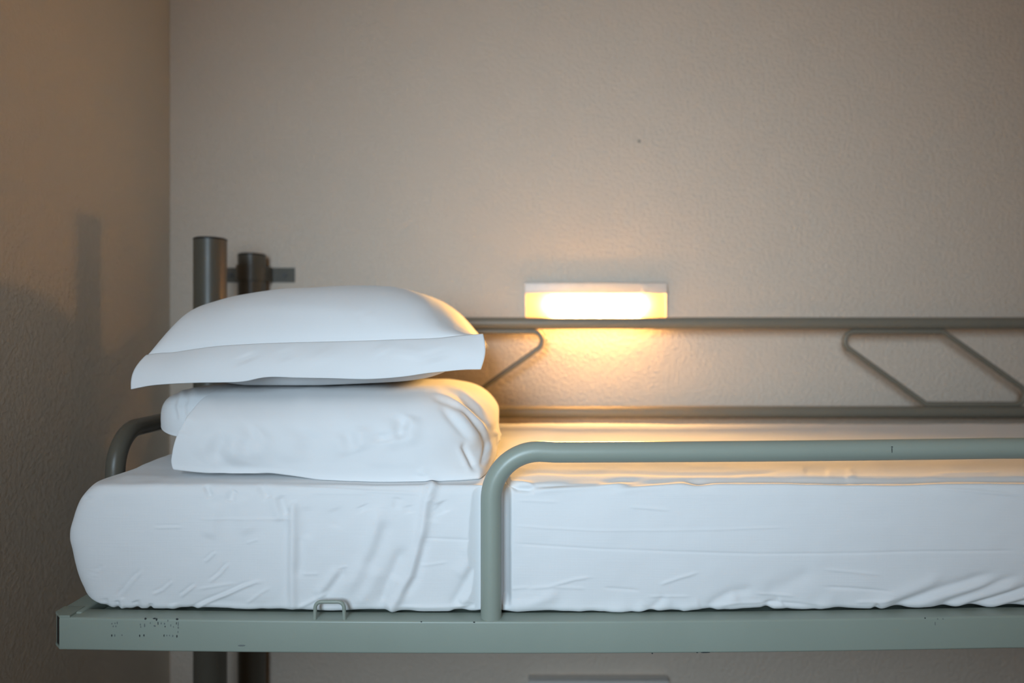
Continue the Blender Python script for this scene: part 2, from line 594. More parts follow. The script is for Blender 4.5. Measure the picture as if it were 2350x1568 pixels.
hz = EYE - (976 - 784) / F * 1.42
hoop(-.722, 1.302, 1.93, hz); hoop(X_END + .02, 1.302, 1.93, hz)

# rear guard: two long tubes between the rear posts and bent-rod braces
RY = 2.082
zu = EYE - (742 - 784) / F * RY; zl = EYE - (946 - 784) / F * RY
RR = 0.0172
MB().tube([(XP2 + .02, RY, zu), (X_END + .06, RY, zu)], RR, 28).build('upper_rail', M_RAIL, bed)
MB().tube([(XP2 + .02, RY, zl), (X_END + .06, RY, zl)], RR, 28).build('lower_rail', M_RAIL, bed)
rb = 0.0074


def brace(pxs, mirror=False):
    (t0, t1, b0_, b1_) = pxs
    zt_ = zu - RR - rb * .9; zb_ = zl + RR + rb * .7
    k = RY / F
    A = ((t0 - 1175) * k, RY, zt_); B = ((t1 - 1175) * k, RY, zt_)
    C = ((b1_ - 1175) * k, RY, zb_); D = ((b0_ - 1175) * k, RY, zb_)
    # A top rounded corner, B top plain corner, C bottom rounded corner, D bottom plain corner
    mid = ((A[0] + B[0]) / 2, RY, zt_)
    loop = rounded([mid, A, D, C, B, mid], [.028, .012, .028, .012], 16)
    MB().tube(loop, rb, 18, caps=False).build('brace', M_RAIL, bed)


brace((1892, 2163, 2125, 2400))
brace((1291, 1020, 1056, 785))

# ------------------------------------------------------------------ reading lamps
def lamp(x0, x1, ztop, lit, label, name='reading_lamp'):
    hgt = 0.122; yf = 2.143; yb = WALL_D
    root = empty(name, ((x0 + x1) / 2, yb, ztop - hgt), label, 'wall lamp', None)
    t = .0035
    zs = ztop - .034                                # bottom of the opaque strip
    # housing: back plate, top strip with rounded front edge, end plates
    mb = MB()
    mb.box(x0, x1, yb - .006, yb, ztop - hgt, ztop, .0015)
    mb.box(x0, x1, yf, yb - .004, ztop - t, ztop, .0015)
    mb.box(x0, x1, yf, yf + t, zs, ztop, .0015)
    hs = mb.build('housing', M_PLASTIC, root)
    for x in (x0, x1 - t):
        mb = MB().box(x + (0 if x == x0 else .0005), x + t, yf + .002, yb - .004, ztop - hgt, ztop - .002, .001)
        mb.build('end_plate', M_PLASTIC, root)
    # diffuser: bent sheet, front and underside
    r_ = .011
    pr = [(yf + .0025, zs - .0005)]
    for k in range(9):
        a = R(180 + 90 * k / 8)
        pr.append((yf + .0025 + r_ + r_ * math.cos(a), ztop - hgt + r_ + .001 + r_ * math.sin(a)))
    pr.append((yb - .008, ztop - hgt + .001))
    xs_ = np.linspace(x0 + t + .0006, x1 - t - .0002, 14)
    vv = [(x, y, z) for x in xs_ for y, z in pr]
    mb = MB()
    gf = grid_faces(len(xs_), len(pr))
    mb.add(vv, gf)
    mb.m = [1 if (q[0] % len(pr)) >= 5 else 0 for q in gf]
    df = mb.build('diffuser', [M_DIFF, M_DIFF2], root)
    # lamp tube and switch
    zc = ztop - .066; yc = yf + .0185
    mb = MB().tube([(x0 + .074, yc, zc), (x1 - .070, yc, zc)], .0105, 24)
    mb.build('lamp_tube', M_TUBELIGHT if lit else M_TUBEOFF, root)
    mb = MB()
    sx = x0 + (1477 - 1203) / (1530 - 1203) * (x1 - x0)
    mb.tube([(sx, yf - .0001, ztop - .0175), (sx, yf - .005, ztop - .0175), (sx, yf - .0055, ztop - .0175)], .0085, 24)
    mb.box(sx - .0055, sx + .0055, yf - .003, yf - .0001, ztop - .033, ztop - .018, .001)
    mb.build('switch', M_PLASTIC, root)
    if lit:
        l = bpy.data.lights.new('lamp_light', 'AREA'); l.shape = 'RECTANGLE'; l.size = x1 - x0 - .16; l.size_y = .05
        l.energy = 19.0; l.color = (1.0, .58, .19); l.spread = R(115)
        lo = bpy.data.objects.new('lamp_light', l); COL.objects.link(lo)
        lo.location = ((x0 + x1) / 2, yf + .0065, zc - .002)
        lo.rotation_euler = (R(-(90 - 10)), 0, 0)
        put_under(lo, root)
    return root


lx0, _, lzt = PX(1204, 648, 2.143)
lx1 = PX(1531, 0, 2.143)[0]
lamp(lx0, lx1, lzt, True, 'glowing white wall reading lamp just above the rear guard rail')
lx0b, _, lztb = PX(1213, 1561, 2.143)
lx1b = PX(1535, 0, 2.143)[0]
lamp(lx0b, lx1b, lztb, False, 'unlit white wall lamp below the bunk frame, only its top edge showing')

# ------------------------------------------------------------------ mattress in its fitted sheet
MZ0, MZ1 = 1.3175, 1.5345
MY0, MY1 = 1.172, 2.046
prof = []


def seg(p0, p1, n, end=False):
    for k in range(n + (1 if end else 0)):
        t = k / n
        prof.append((p0[0] + (p1[0] - p0[0]) * t, p0[1] + (p1[1] - p0[1]) * t))


def arc(cy, cz, r1, r2, a0, a1, n):
    for k in range(n):
        a = R(a0 + (a1 - a0) * k / n)
        prof.append((cy + r1 * math.cos(a), cz + r2 * math.sin(a)))


# start at bottom front, go up the front, over the top, down the back, return underneath
arc(MY0 + .012, MZ0 + .010, .012, .010, 270, 180, 8)
seg((MY0, MZ0 + .010), (MY0, MZ1 - .034), 128)
arc(MY0 + .045, MZ1 - .034, .045, .034, 180, 90, 36)
ys = MY0 + .045 + (MY1 - .04 - MY0 - .045) * (np.linspace(0, 1, 90) ** 1.7)
for y in ys[:-1]:
    prof.append((y, MZ1))
arc(MY1 - .04, MZ1 - .04, .04, .04, 90, 0, 10)
seg((MY1, MZ1 - .04), (MY1, MZ0 + .01), 8)
arc(MY1 - .01, MZ0 + .01, .01, .01, 0, -90, 5)
seg((MY1 - .01, MZ0), (MY0 + .012, MZ0), 16)
prof = np.array(prof)
npf = len(prof)
cyz = np.array([(MY0 + MY1) / 2, (MZ0 + MZ1) / 2])
MXL, MXR = -.672, X_END - .012
rr = .03
secs = []                                             # (x, scale inset)
for sc_ in np.linspace(.02, .9, 14)[:-1]:
    secs.append((MXL, sc_, True))
for k in range(13):
    a = math.pi / 2 * k / 12
    secs.append((MXL + rr * (1 - math.sin(a)), rr * (1 - math.cos(math.pi / 2 - a)) if False else rr * (1 - math.sin(a)), False))
secs = [s for s in secs]
# rounding: outermost ring of the cap first
ring = []
for sc_ in np.linspace(.02, 1, 16)[:-1]:
    ring.append(('cap', MXL, sc_))
for k in range(14):
    a = math.pi / 2 * k / 13
    ring.append(('rnd', MXL + rr * (1 - math.cos(a)), rr * (1 - math.sin(a))))
for x in np.concatenate([np.linspace(MXL + rr, .86, 1040)[1:], np.linspace(.86, MXR - rr, 60)[1:]]):
    ring.append(('main', x, 0))
for k in range(1, 14):
    a = math.pi / 2 * k / 13
    ring.append(('rnd', MXR - rr * (1 - math.sin(a)), rr * (1 - math.cos(a))))
for sc_ in np.linspace(1, .02, 10)[1:]:
    ring.append(('cap', MXR, sc_))
hy, hz_ = (MY1 - MY0) / 2, (MZ1 - MZ0) / 2
G = np.zeros((len(ring), npf, 3))
for i, (kind, x, a) in enumerate(ring):
    if kind == 'main':
        q = prof
    else:
        inset = a if kind == 'rnd' else rr
        q = cyz + (prof - cyz) * np.array([1 - inset / hy, 1 - inset / hz_])
        if kind == 'cap':
            q = cyz + (q - cyz) * a
    G[i, :, 0] = x; G[i, :, 1:] = q
X, Y, Z = G[..., 0], G[..., 1], G[..., 2]
tz = np.clip((Z - MZ0) / (MZ1 - MZ0), 0, 1)
# front face bulges a little; top crowns and dips towards the front edge
Xs_u = X.copy()
front = smooth(1.26, 1.19, Y)
Y -= .009 * np.sin(np.pi * np.clip(tz, 0, 1)) ** .8 * front * (1 - .55 * smooth(.2, 0.02, np.abs(X - gx)))
crown = smooth(.9, 1.0, tz)
Z -= crown * ((.010 + .006 * smooth(-.42, -.20, X) * smooth(.04, -.05, X)) * smooth(1.34, 1.20, Y) + .017 * smooth(1.86, 2.046, Y))
Z += crown * .004 * vnoise(X * 4, Y * 5)
# left end bulges outwards at mid height
lb = cubic(tz, [(0, .05), (.06, .42), (.155, .67), (.32, .89), (.5, 1.0), (.7, .92), (.82, .74), (.92, .48), (1, .08)])
wl = smooth(-.60, -.672, X) * (.45 + .55 * smooth(1.29, 1.235, Y))
X -= .053 * lb * wl
X -= .004 * vnoise(Z * 30, Y * 12) * wl
# bottom edge follows the sagging frame and puckers
X0_ = X
Z += sag(X) * smooth(.35, 0, tz)
pk = vnoise(X * 17 + 3, 0 * X + 5.5) * .9 + vnoise(X * 47, 0 * X + 9.5) * .5
Z += smooth(.10, 0, tz) * front * np.maximum(pk, -.15) * .0028
Y += smooth(.16, 0, tz) * front * pk * .006
G = np.stack([X, Y, Z], -1)

CR = [
    # overlapping fold left of the strap loop
    ([(667, 1150), (673, 1160), (672, 1230), (671, 1300), (671, 1360), (674, 1404)], 7.5, .0034, .06),
    ([(658, 1170), (655, 1300), (655, 1400)], 9, -.0016),
    ([(690, 1220), (690, 1280), (684, 1330)], 8, -.0014),
    # long fold sweeping down from the pillow
    ([(1003, 1104), (992, 1118), (978, 1150), (970, 1210), (961, 1255), (943, 1320), (905, 1385), (890, 1406)], 8.5, .0048, .05),
    ([(975, 1220), (966, 1275), (952, 1325), (920, 1380)], 9, -.0032),
    ([(1000, 1150), (990, 1200)], 12, -.001),
    ([(862, 1150), (868, 1167), (865, 1210), (848, 1264), (815, 1325), (784, 1373)], 12, .0030),
    ([(888, 1190), (876, 1230), (858, 1275), (833, 1315)], 12, -.0022),
    ([(930, 1250), (908, 1297), (880, 1370), (870, 1402)], 10, -.0034),
    ([(912, 1318), (895, 1360), (885, 1400)], 9, .0026),
    ([(873, 1300), (850, 1350), (815, 1395)], 10, .0020),
    ([(780, 1300), (748, 1344), (722, 1372)], 8, .0024),
    ([(795, 1305), (763, 1345), (737, 1375)], 8, -.0018),
    ([(677, 1398), (700, 1388), (727, 1374), (756, 1360)], 3.2, .0016),
    ([(700, 1160), (706, 1200), (698, 1240)], 12, -.0014),
    ([(765, 1165), (775, 1190), (768, 1215)], 12, -.0012),
    ([(830, 1160), (836, 1175)], 9, -.0014), ([(912, 1140), (908, 1172)], 7, -.0013), ([(936, 1160), (940, 1180)], 8, -.001),
    ([(1010, 1150), (1022, 1180)], 10, -.0016), ([(985, 1140), (1008, 1165)], 8, .001),
    # puckers beside the guard rail tube
    ([(1096, 1170), (1093, 1215), (1080, 1250), (1060, 1280)], 12, .0014),
    ([(1100, 1290), (1084, 1308), (1052, 1368), (1030, 1403)], 8, -.0026),
    ([(1090, 1260), (1070, 1300), (1050, 1330)], 12, .0016),
    ([(1100, 1362), (1075, 1372), (1052, 1385)], 6, .0022), ([(1098, 1385), (1060, 1400), (1030, 1408)], 5, -.002),
    ([(965, 1235), (1030, 1238), (1100, 1241)], 2.2, -.0007), ([(905, 1391), (980, 1393), (1090, 1391)], 2.4, .0012),
    ([(735, 1317), (690, 1318)], 2.4, .0007), ([(775, 1305), (800, 1299)], 2.2, .0007), ([(960, 1300), (1030, 1290)], 2.2, .0006),
    ([(641, 1117), (750, 1122), (848, 1128), (990, 1134)], 2.4, .0010), ([(700, 1132), (860, 1133)], 2.4, .0006),
    # thin diagonal creases low on the left
    ([(206, 1324), (237, 1295)], 2.6, -.0008), ([(212, 1326), (242, 1297)], 2.6, .0006),
    ([(265, 1372), (285, 1350), (303, 1327), (326, 1304)], 3, -.0012), ([(271, 1374), (309, 1329), (331, 1306)], 3, .0010),
    ([(347, 1366), (374, 1354), (400, 1331)], 2.6, .0010), ([(346, 1361), (372, 1350), (396, 1328)], 2.6, -.0008),
    ([(412, 1372), (451, 1341)], 2.6, .0011), ([(409, 1368), (447, 1338)], 2.6, -.0009),
    ([(469, 1292), (497, 1266)], 2.6, .0010), ([(466, 1288), (493, 1263)], 2.4, -.0007),
    ([(478, 1339), (505, 1318), (528, 1291)], 2.6, .0011), ([(475, 1335), (501, 1314), (524, 1288)], 2.6, -.0009),
    ([(425, 1408), (472, 1385), (517, 1366), (560, 1346), (588, 1336), (615, 1334)], 3, .0018), ([(423, 1403), (470, 1379), (515, 1360), (557, 1341), (590, 1331)], 3, -.0012),
    ([(448, 1354), (517, 1342), (545, 1337)], 2.4, .0008), ([(560, 1390), (600, 1360), (625, 1346)], 2.8, .0008),
    ([(247, 1400), (240, 1372)], 4, -.0020), ([(272, 1398), (268, 1378)], 3.2, -.0022), ([(282, 1398), (280, 1370)], 4, .0016),
    ([(318, 1400), (310, 1378)], 6, -.0022), ([(346, 1400), (345, 1385)], 3.2, -.0024), ([(400, 1400), (396, 1385)], 8, .0016),
    ([(430, 1378), (520, 1385), (600, 1392), (655, 1384)], 10, -.0016, .3),
    # soft dimples under the pillow edge on the left
    ([(472, 1112), (477, 1125), (484, 1145)], 5.5, -.0026), ([(540, 1122), (531, 1135), (527, 1155)], 7, -.0028),
    ([(497, 1150), (487, 1200), (478, 1240)], 12, .0018), ([(553, 1135), (560, 1190), (575, 1230)], 14, .0018),
    ([(595, 1110), (606, 1128), (618, 1148)], 8, -.0024), ([(642, 1136), (648, 1160), (660, 1185)], 7, -.0022),
    ([(627, 1130), (632, 1165), (645, 1200)], 8, .0016),
    ([(350, 1211), (424, 1210)], 2.2, .0008), ([(350, 1207), (420, 1206)], 2.2, -.0006), ([(440, 1191), (700, 1192)], 2.2, .0005),
    ([(563, 1248), (594, 1238)], 2.2, .0006), ([(192, 1141), (208, 1146)], 3, -.0014),
    # ironed lines on the right
    ([(1156, 1204), (1250, 1212), (1367, 1218), (1499, 1218), (1640, 1216), (1830, 1209)], 1.9, .0005, .1),
    ([(1162, 1247), (1260, 1254), (1367, 1260), (1526, 1266), (1737, 1272), (1967, 1270), (2126, 1266), (2350, 1264)], 2.0, -.0006, .05),
    ([(1437, 1163), (1545, 1172)], 2.2, .0008), ([(1180, 1148), (1290, 1153)], 2.2, .0006),
    ([(1200, 1352), (1257, 1347), (1320, 1330), (1370, 1323)], 2.6, .0011), ([(1170, 1352), (1215, 1348)], 2.4, .0008),
    ([(1381, 1350), (1473, 1356)], 2.3, -.0008), ([(1260, 1347), (1350, 1351)], 2.2, .0006), ([(1508, 1344), (1560, 1326), (1607, 1313)], 2.6, .0010),
    ([(1381, 1400), (1450, 1400), (1526, 1397)], 2.4, .0010), ([(1480, 1369), (1590, 1369)], 2.2, .0007),
    ([(1160, 1392), (1209, 1388), (1257, 1372), (1290, 1360)], 11, .0026), ([(1160, 1377), (1215, 1374), (1250, 1366)], 5, -.0009),
    ([(1300, 1408), (1400, 1405), (1460, 1395)], 10, .0016),
    ([(1478, 1417), (1491, 1401), (1506, 1389), (1530, 1365)], 6, -.0013), ([(1455, 1412), (1470, 1395), (1480, 1380)], 7, .0011),
    ([(1505, 1412), (1520, 1395), (1545, 1375)], 9, .0012),
    ([(1615, 1408), (1625, 1396), (1644, 1380), (1679, 1362), (1740, 1351)], 8, -.0019), ([(1633, 1408), (1655, 1388), (1700, 1368)], 10, .0017),
    ([(1560, 1408), (1590, 1392), (1610, 1385)], 9, .0016), ([(1640, 1390), (1690, 1384), (1770, 1383)], 2.6, .0010),
    # gathered folds bottom right
    ([(1753, 1411), (1758, 1398), (1768, 1386), (1795, 1376)], 6, -.0020), ([(1770, 1408), (1778, 1394), (1800, 1382)], 9, .0018),
    ([(1730, 1384), (1790, 1384), (1835, 1387), (1904, 1395)], 2.6, -.0011), ([(1800, 1408), (1850, 1400), (1900, 1404)], 8, .0018),
    ([(1730, 1362), (1830, 1369)], 2.3, .0008), ([(1878, 1347), (1954, 1350), (2060, 1360)], 2.4, -.0010), ([(1880, 1306), (2030, 1320)], 2.4, .0006),
    ([(1750, 1360), (1800, 1345), (1870, 1310)], 12, -.0014),
    ([(2000, 1407), (2006, 1398), (2018, 1386)], 4, -.0024), ([(1955, 1382), (2020, 1381), (2060, 1370)], 2.6, .0010),
    ([(2008, 1410), (2040, 1396), (2073, 1383), (2152, 1357), (2231, 1333), (2300, 1312)], 8, -.0034), ([(2030, 1412), (2085, 1391), (2160, 1366), (2240, 1345), (2300, 1325)], 9, .0034),
    ([(1995, 1395), (2050, 1374), (2120, 1345), (2170, 1318)], 10, .0020),
    ([(2130, 1405), (2190, 1378), (2260, 1350), (2350, 1318)], 7, -.0024), ([(2165, 1408), (2226, 1377), (2290, 1354), (2350, 1335)], 9, .0030),
    ([(2170, 1409), (2231, 1388), (2284, 1374), (2350, 1354), (2400, 1340)], 6, -.0042, .1), ([(2200, 1409), (2260, 1392), (2350, 1366), (2400, 1352)], 7, .0032, .1),
    ([(2235, 1403), (2290, 1394), (2350, 1381), (2400, 1372)], 5, -.0026, .1),
    # rumpled top edge
    ([(1180, 1091), (1235, 1084), (1300, 1088), (1394, 1085), (1526, 1089), (1660, 1089), (1800, 1083)], 2.8, -.0014, .08),
    ([(1150, 1108), (1175, 1112), (1190, 1122), (1230, 1124)], 5, -.0040), ([(1160, 1106), (1200, 1110), (1230, 1117)], 4, .0028),
    ([(1200, 1118), (1280, 1115), (1367, 1112), (1420, 1104), (1500, 1101)], 4.5, -.0030), ([(1210, 1128), (1290, 1121), (1400, 1113), (1470, 1107)], 5.5, .0026),
    ([(1400, 1117), (1486, 1110), (1579, 1102), (1640, 1101)], 4.5, -.0026), ([(1400, 1125), (1500, 1118), (1600, 1110)], 6, .0020),
    ([(1560, 1108), (1631, 1104), (1730, 1104), (1850, 1105), (1941, 1107), (2050, 1108), (2152, 1104), (2350, 1103), (2450, 1102)], 5.5, -.0036, .06),
    ([(1600, 1116), (1750, 1112), (1941, 1114), (2152, 1111), (2350, 1110), (2450, 1110)], 6, .0022, .06),
    ([(1840, 1083), (1866, 1080), (1905, 1086)], 7, -.0010), ([(1945, 1072), (1955, 1090), (1940, 1102)], 6, .0007), ([(2130, 1088), (2300, 1086)], 2.6, .0008),
    ([(2130, 1122), (2230, 1127), (2350, 1138)], 2.6, .0010), ([(1285, 1113), (1400, 1108)], 3, .001),
]
Gf = G.reshape(-1, 3)
px = 1175 + F * Gf[:, 0] / Gf[:, 1]; py = 784 - F * (Gf[:, 2] - EYE) / Gf[:, 1]
disp = np.zeros(len(Gf))
near = np.where((Gf[:, 1] < 1.36) & (Gf[:, 2] > MZ0 - .012))[0]
disp[near] = 1.4 * crease_field(px[near], py[near], CR)
# fine overall rumple
disp += .0016 * vnoise(Gf[:, 0] * 14, (Gf[:, 2] + Gf[:, 1]) * 16) + .0007 * vnoise(Gf[:, 0] * 40 + 20, (Gf[:, 2] + Gf[:, 1]) * 46)
tzf = np.clip((Gf[:, 2] - MZ0) / (MZ1 - MZ0), 0, 1)
lowr = smooth(.38, .0, tzf) * smooth(1.26, 1.19, Gf[:, 1])
disp += lowr * .0020 * vnoise(Gf[:, 0] * 22 - Gf[:, 2] * 26, Gf[:, 2] * 9 + Gf[:, 0] * 5)
topm = smooth(.97, 1, tzf)
disp += topm * .0022 * vnoise(Gf[:, 0] * 5 + 7, Gf[:, 1] * 26)
nrm = grid_normals(G, True).reshape(-1, 3)
if nrm[(200 * npf) + 60][1] > 0:
    nrm = -nrm
disp *= smooth(MXL - .004 + 0, MXL + .004, Gf[:, 0] + .06)   # caps too
Gf = Gf + nrm * disp[:, None]
Gf[:, 2] = np.maximum(Gf[:, 2], FZ1 + .0012 + sag(Gf[:, 0]))
Gf[:, 1] += .024 * np.exp(-((Gf[:, 0] - gx - .0215) / .0085) ** 4) * smooth(1.25, 1.20, Gf[:, 1]) * smooth(FZ1, FZ1 + .02, Gf[:, 2])
tubeclear = gy + GR + .0012 - .012 * smooth(.016, .05, np.abs(Gf[:, 0] - gx))
tubeclear = np.where(Gf[:, 0] > 1.3, Y0 + .0352, tubeclear)
sel_ = ((np.abs(Gf[:, 0] - gx) < .05) | (Gf[:, 0] > 1.3)) & (Gf[:, 2] > FZ1 - .02)
Gf[sel_, 1] = np.maximum(Gf[sel_, 1], tubeclear[sel_])
Gf[:, 1] = np.clip(Gf[:, 1], Y0 + .0125, 2.0475)
Gf[:, 2] = np.minimum(Gf[:, 2], np.where((Gf[:, 0] < 0) & (Gf[:, 1] > 1.3), 1.5362, 1.5385))
inz = Gf[:, 1] > 1.27
Gf[inz, 0] = np.maximum(Gf[inz, 0], -.7035)
mb = MB()
fcs = grid_faces(len(ring), npf, True)
mb.add(Gf, fcs[:, ::-1])
mb.f += [tuple(range(npf)), tuple(reversed(range((len(ring) - 1) * npf, len(ring) * npf)))]; mb.m += [0, 0]
mattress = mb.build('mattress', M_SHEET, None, 80)
tag(mattress, 'thick mattress in a rumpled white fitted sheet lying on the green bunk frame', 'mattress')

# ------------------------------------------------------------------ lower pillow
from mathutils.bvhtree import BVHTree
_bv = BVHTree.FromPolygons([v.co[:] for v in mattress.data.vertices],
                           [tuple(p.vertices) for p in mattress.data.polygons])


def rest_on_mattress(A, gap, zmax=1.58):
    for i in np.where(A[:, 2] < zmax)[0]:
        h = _bv.ray_cast(Vector((A[i, 0], A[i, 1], 1.7)), Vector((0, 0, -1)))
        if h[0] is not None and A[i, 2] < h[0].z + gap:
            A[i, 2] = h[0].z + gap
    return A


def closed_spline(pts, n):
    pts = np.asarray(pts, float); m = len(pts)
    t = np.linspace(0, m, n, endpoint=False)
    i = np.floor(t).astype(int); f = (t - i)[:, None]
    p0 = pts[(i - 1) % m]; p1 = pts[i % m]; p2 = pts[(i + 1) % m]; p3 = pts[(i + 2) % m]
    return .5 * ((2 * p1) + (-p0 + p2) * f + (2 * p0 - 5 * p1 + 4 * p2 - p3) * f**2 + (-p0 + 3 * p1 - 3 * p2 + p3) * f**3)


# section through the pillowcase (y, z): front lower edge first, up the front, over the top, down the back
sec = np.array([(1.2005, 1.5215), (1.1985, 1.533), (1.197, 1.560), (1.200, 1.590), (1.212, 1.620), (1.238, 1.645), (1.275, 1.658), (1.33, 1.6655),
                (1.42, 1.667), (1.58, 1.6665), (1.78, 1.657), (1.90, 1.628), (1.935, 1.588), (1.905, 1.553), (1.80, 1.541), (1.60, 1.538),
                (1.42, 1.538), (1.29, 1.536), (1.222, 1.5245)])
nth = 300
S = closed_spline(sec, nth)
cen = np.array([1.455, 1.592])
zn = np.clip((S[:, 1] - 1.522) / (1.667 - 1.522), 0, 1)
frontw = smooth(1.40, 1.25, S[:, 0])
xh = -.545 * (1 - frontw) + frontw * cubic(zn, [(0, -.5665), (.06, -.569), (.2, -.567), (.4, -.561), (.6, -.552), (.8, -.541), (1, -.533)])
cornerw = np.exp(-(np.hypot((S[:, 0] - 1.203) / .030, (S[:, 1] - 1.527) / .022)) ** 2)
rows = []
X0, RX = -.165, .136


def row(x, q):
    return np.column_stack([x if np.ndim(x) else np.full(nth, x), q])


for k_, off in ((.90, .06), (.955, .03), (.978, .010), (.988, .0015)):        # turned-in inside of the open end
    rows.append(row(xh + off, cen + (S - cen) * k_))
us = np.concatenate([[0, .002, .005], np.linspace(.01, 1, 210)])
for t in us:
    q = cen + (S - cen) * (.995 + .005 * min(1, t / .004))
    rows.append(row(xh * (1 - t) + X0 * t, q))
for k in range(1, 60):
    ph = math.pi / 2 * k / 59
    r = np.maximum(max(math.cos(ph), 0) ** (.46 + .40 * smooth(1.60, 1.666, S[:, 1])), .02)
    cw = cornerw * smooth(1.0, .80, math.sin(ph))
    x = X0 + RX * math.sin(ph)
    reff = r + (1 - r) * .90 * cw
    q = cen + (S - cen) * reff[:, None]
    # everything resting on the mattress stays down
    q[:, 1] = np.minimum(q[:, 1], np.where(S[:, 1] < 1.545, np.minimum(q[:, 1], S[:, 1] + (1 - r) * .02), q[:, 1]))
    rows.append(row(x - .0 * cw, q))
G = np.array(rows)
nu = len(G)
Xg, Yg, Zg = G[..., 0], G[..., 1], G[..., 2]
pxe = 1175 + F * Xg / 1.203
lift = EYE - (cubic(pxe, [(396, 1078), (464, 1084), (540, 1089), (580, 1088), (613, 1085), (663, 1090), (740, 1101), (854, 1107), (988, 1105), (1100, 1104)]) - 784) / F * 1.203 - 1.522
wlow = smooth(1.30, 1.215, Yg) * smooth(1.66, 1.53, Zg)
Zg += lift * wlow
# left edge of the case leans back towards the filling
Yg += .004 * smooth(-.515, -.57, Xg) ** 2 * smooth(1.40, 1.25, Yg)
Zg -= .004 * smooth(-.50, -.55, Xg) * smooth(1.65, 1.665, Zg)
G = np.stack([Xg, Yg, Zg], -1)
nrm = grid_normals(G, True)
if nrm[nu // 2, 40][1] > 0:
    nrm = -nrm
nrm = nrm.reshape(-1, 3); Gf = G.reshape(-1, 3)
px = 1175 + F * Gf[:, 0] / Gf[:, 1]; py = 784 - F * (Gf[:, 2] - EYE) / Gf[:, 1]
CRF = [
    ([(520, 985), (500, 1020), (478, 1065)], 11, -.0030), ([(505, 975), (483, 1015), (460, 1060)], 12, .0024),
    ([(595, 985), (570, 1015), (550, 1040)], 11, -.0024), ([(575, 980), (548, 1015), (515, 1065)], 14, .0024), ([(620, 990), (595, 1020), (575, 1060)], 14, .0020),
    ([(725, 985), (712, 1020), (695, 1050)], 14, -.0016), ([(690, 985), (670, 1030), (650, 1070)], 16, .0016),
    ([(795, 980), (800, 1010), (812, 1040)], 9, -.0026), ([(780, 985), (785, 1015), (800, 1050)], 10, .0020), ([(820, 975), (824, 1010), (832, 1040)], 12, .0018),
    ([(878, 990), (882, 1020)], 10, -.0016),
    ([(935, 955), (918, 985), (916, 1015)], 8, -.0030), ([(950, 950), (940, 990), (945, 1030)], 10, .0024), ([(905, 960), (898, 1000), (905, 1040)], 10, .0018),
    ([(1068, 1008), (1064, 1028), (1078, 1055), (1092, 1088)], 4.5, -.0042), ([(1058, 1010), (1055, 1030), (1068, 1058), (1085, 1092)], 6, .0020),
    ([(1005, 925), (1040, 968), (1068, 1000), (1085, 1022)], 6, -.0030), ([(1018, 922), (1060, 965), (1085, 1000), (1100, 1040)], 8, .0024),
    ([(1000, 1090), (960, 1096), (930, 1085)], 6, -.001), ([(960, 1075), (985, 1100), (1000, 1106)], 7, .002),
    ([(1008, 880), (1060, 898), (1100, 930), (1128, 962)], 4, .0022), ([(1000, 888), (1050, 905), (1090, 935), (1122, 972)], 4.5, -.0024),
    ([(1020, 912), (1070, 942), (1105, 972), (1126, 1010)], 4, .0022), ([(1030, 904), (1080, 934), (1115, 970), (1132, 1000)], 4, -.0022),
    ([(1040, 925), (1075, 957), (1105, 995), (1122, 1040)], 4.5, -.0026),
    ([(1117, 1003), (1113, 1040), (1102, 1078)], 4, -.0032), ([(1127, 1003), (1126, 1035), (1112, 1075)], 5, .0022),
    ([(1135, 985), (1147, 1003), (1138, 1022)], 4.5, .0050),
    ([(985, 900), (1030, 915), (1075, 945)], 5, .0018), ([(985, 910), (1030, 928), (1065, 955)], 5, -.0018),
    ([(430, 960), (420, 1000)], 8, -.001), ([(470, 1075), (540, 1078), (610, 1076)], 8, -.0018),
]
CRF = [(c[0], c[1] * (1.5 if c[1] >= 8 else 1.0), c[2] * (1.7 if c[1] >= 8 else 1.0), .35) for c in CRF]
disp = 1.4 * crease_field(px, py, CRF)
amp_ = smooth(1.537, 1.55, Gf[:, 2])
disp += (.0034 * vnoise(Gf[:, 0] * 14 + Gf[:, 2] * 9, Gf[:, 2] * 7 + Gf[:, 1] * 5) + .0014 * vnoise(Gf[:, 0] * 34 + Gf[:, 2] * 14 + 40, Gf[:, 2] * 16 + Gf[:, 1] * 9)) * amp_
Gf = Gf + nrm * disp[:, None]
Gf[:, 2] = np.minimum(Gf[:, 2], 1.6672)
Gf = rest_on_mattress(Gf, .0012)
LB = MB().add(Gf, grid_faces(nu, nth, True)[:, ::-1])
LB.f += [tuple(reversed(range((nu - 1) * nth, nu * nth)))]; LB.m += [0]
low = LB.build('pillow', M_CASE, None, 80)
tag(low, 'plump white pillow lying directly on the mattress, under another pillow', 'pillow', 'stacked white pillows')

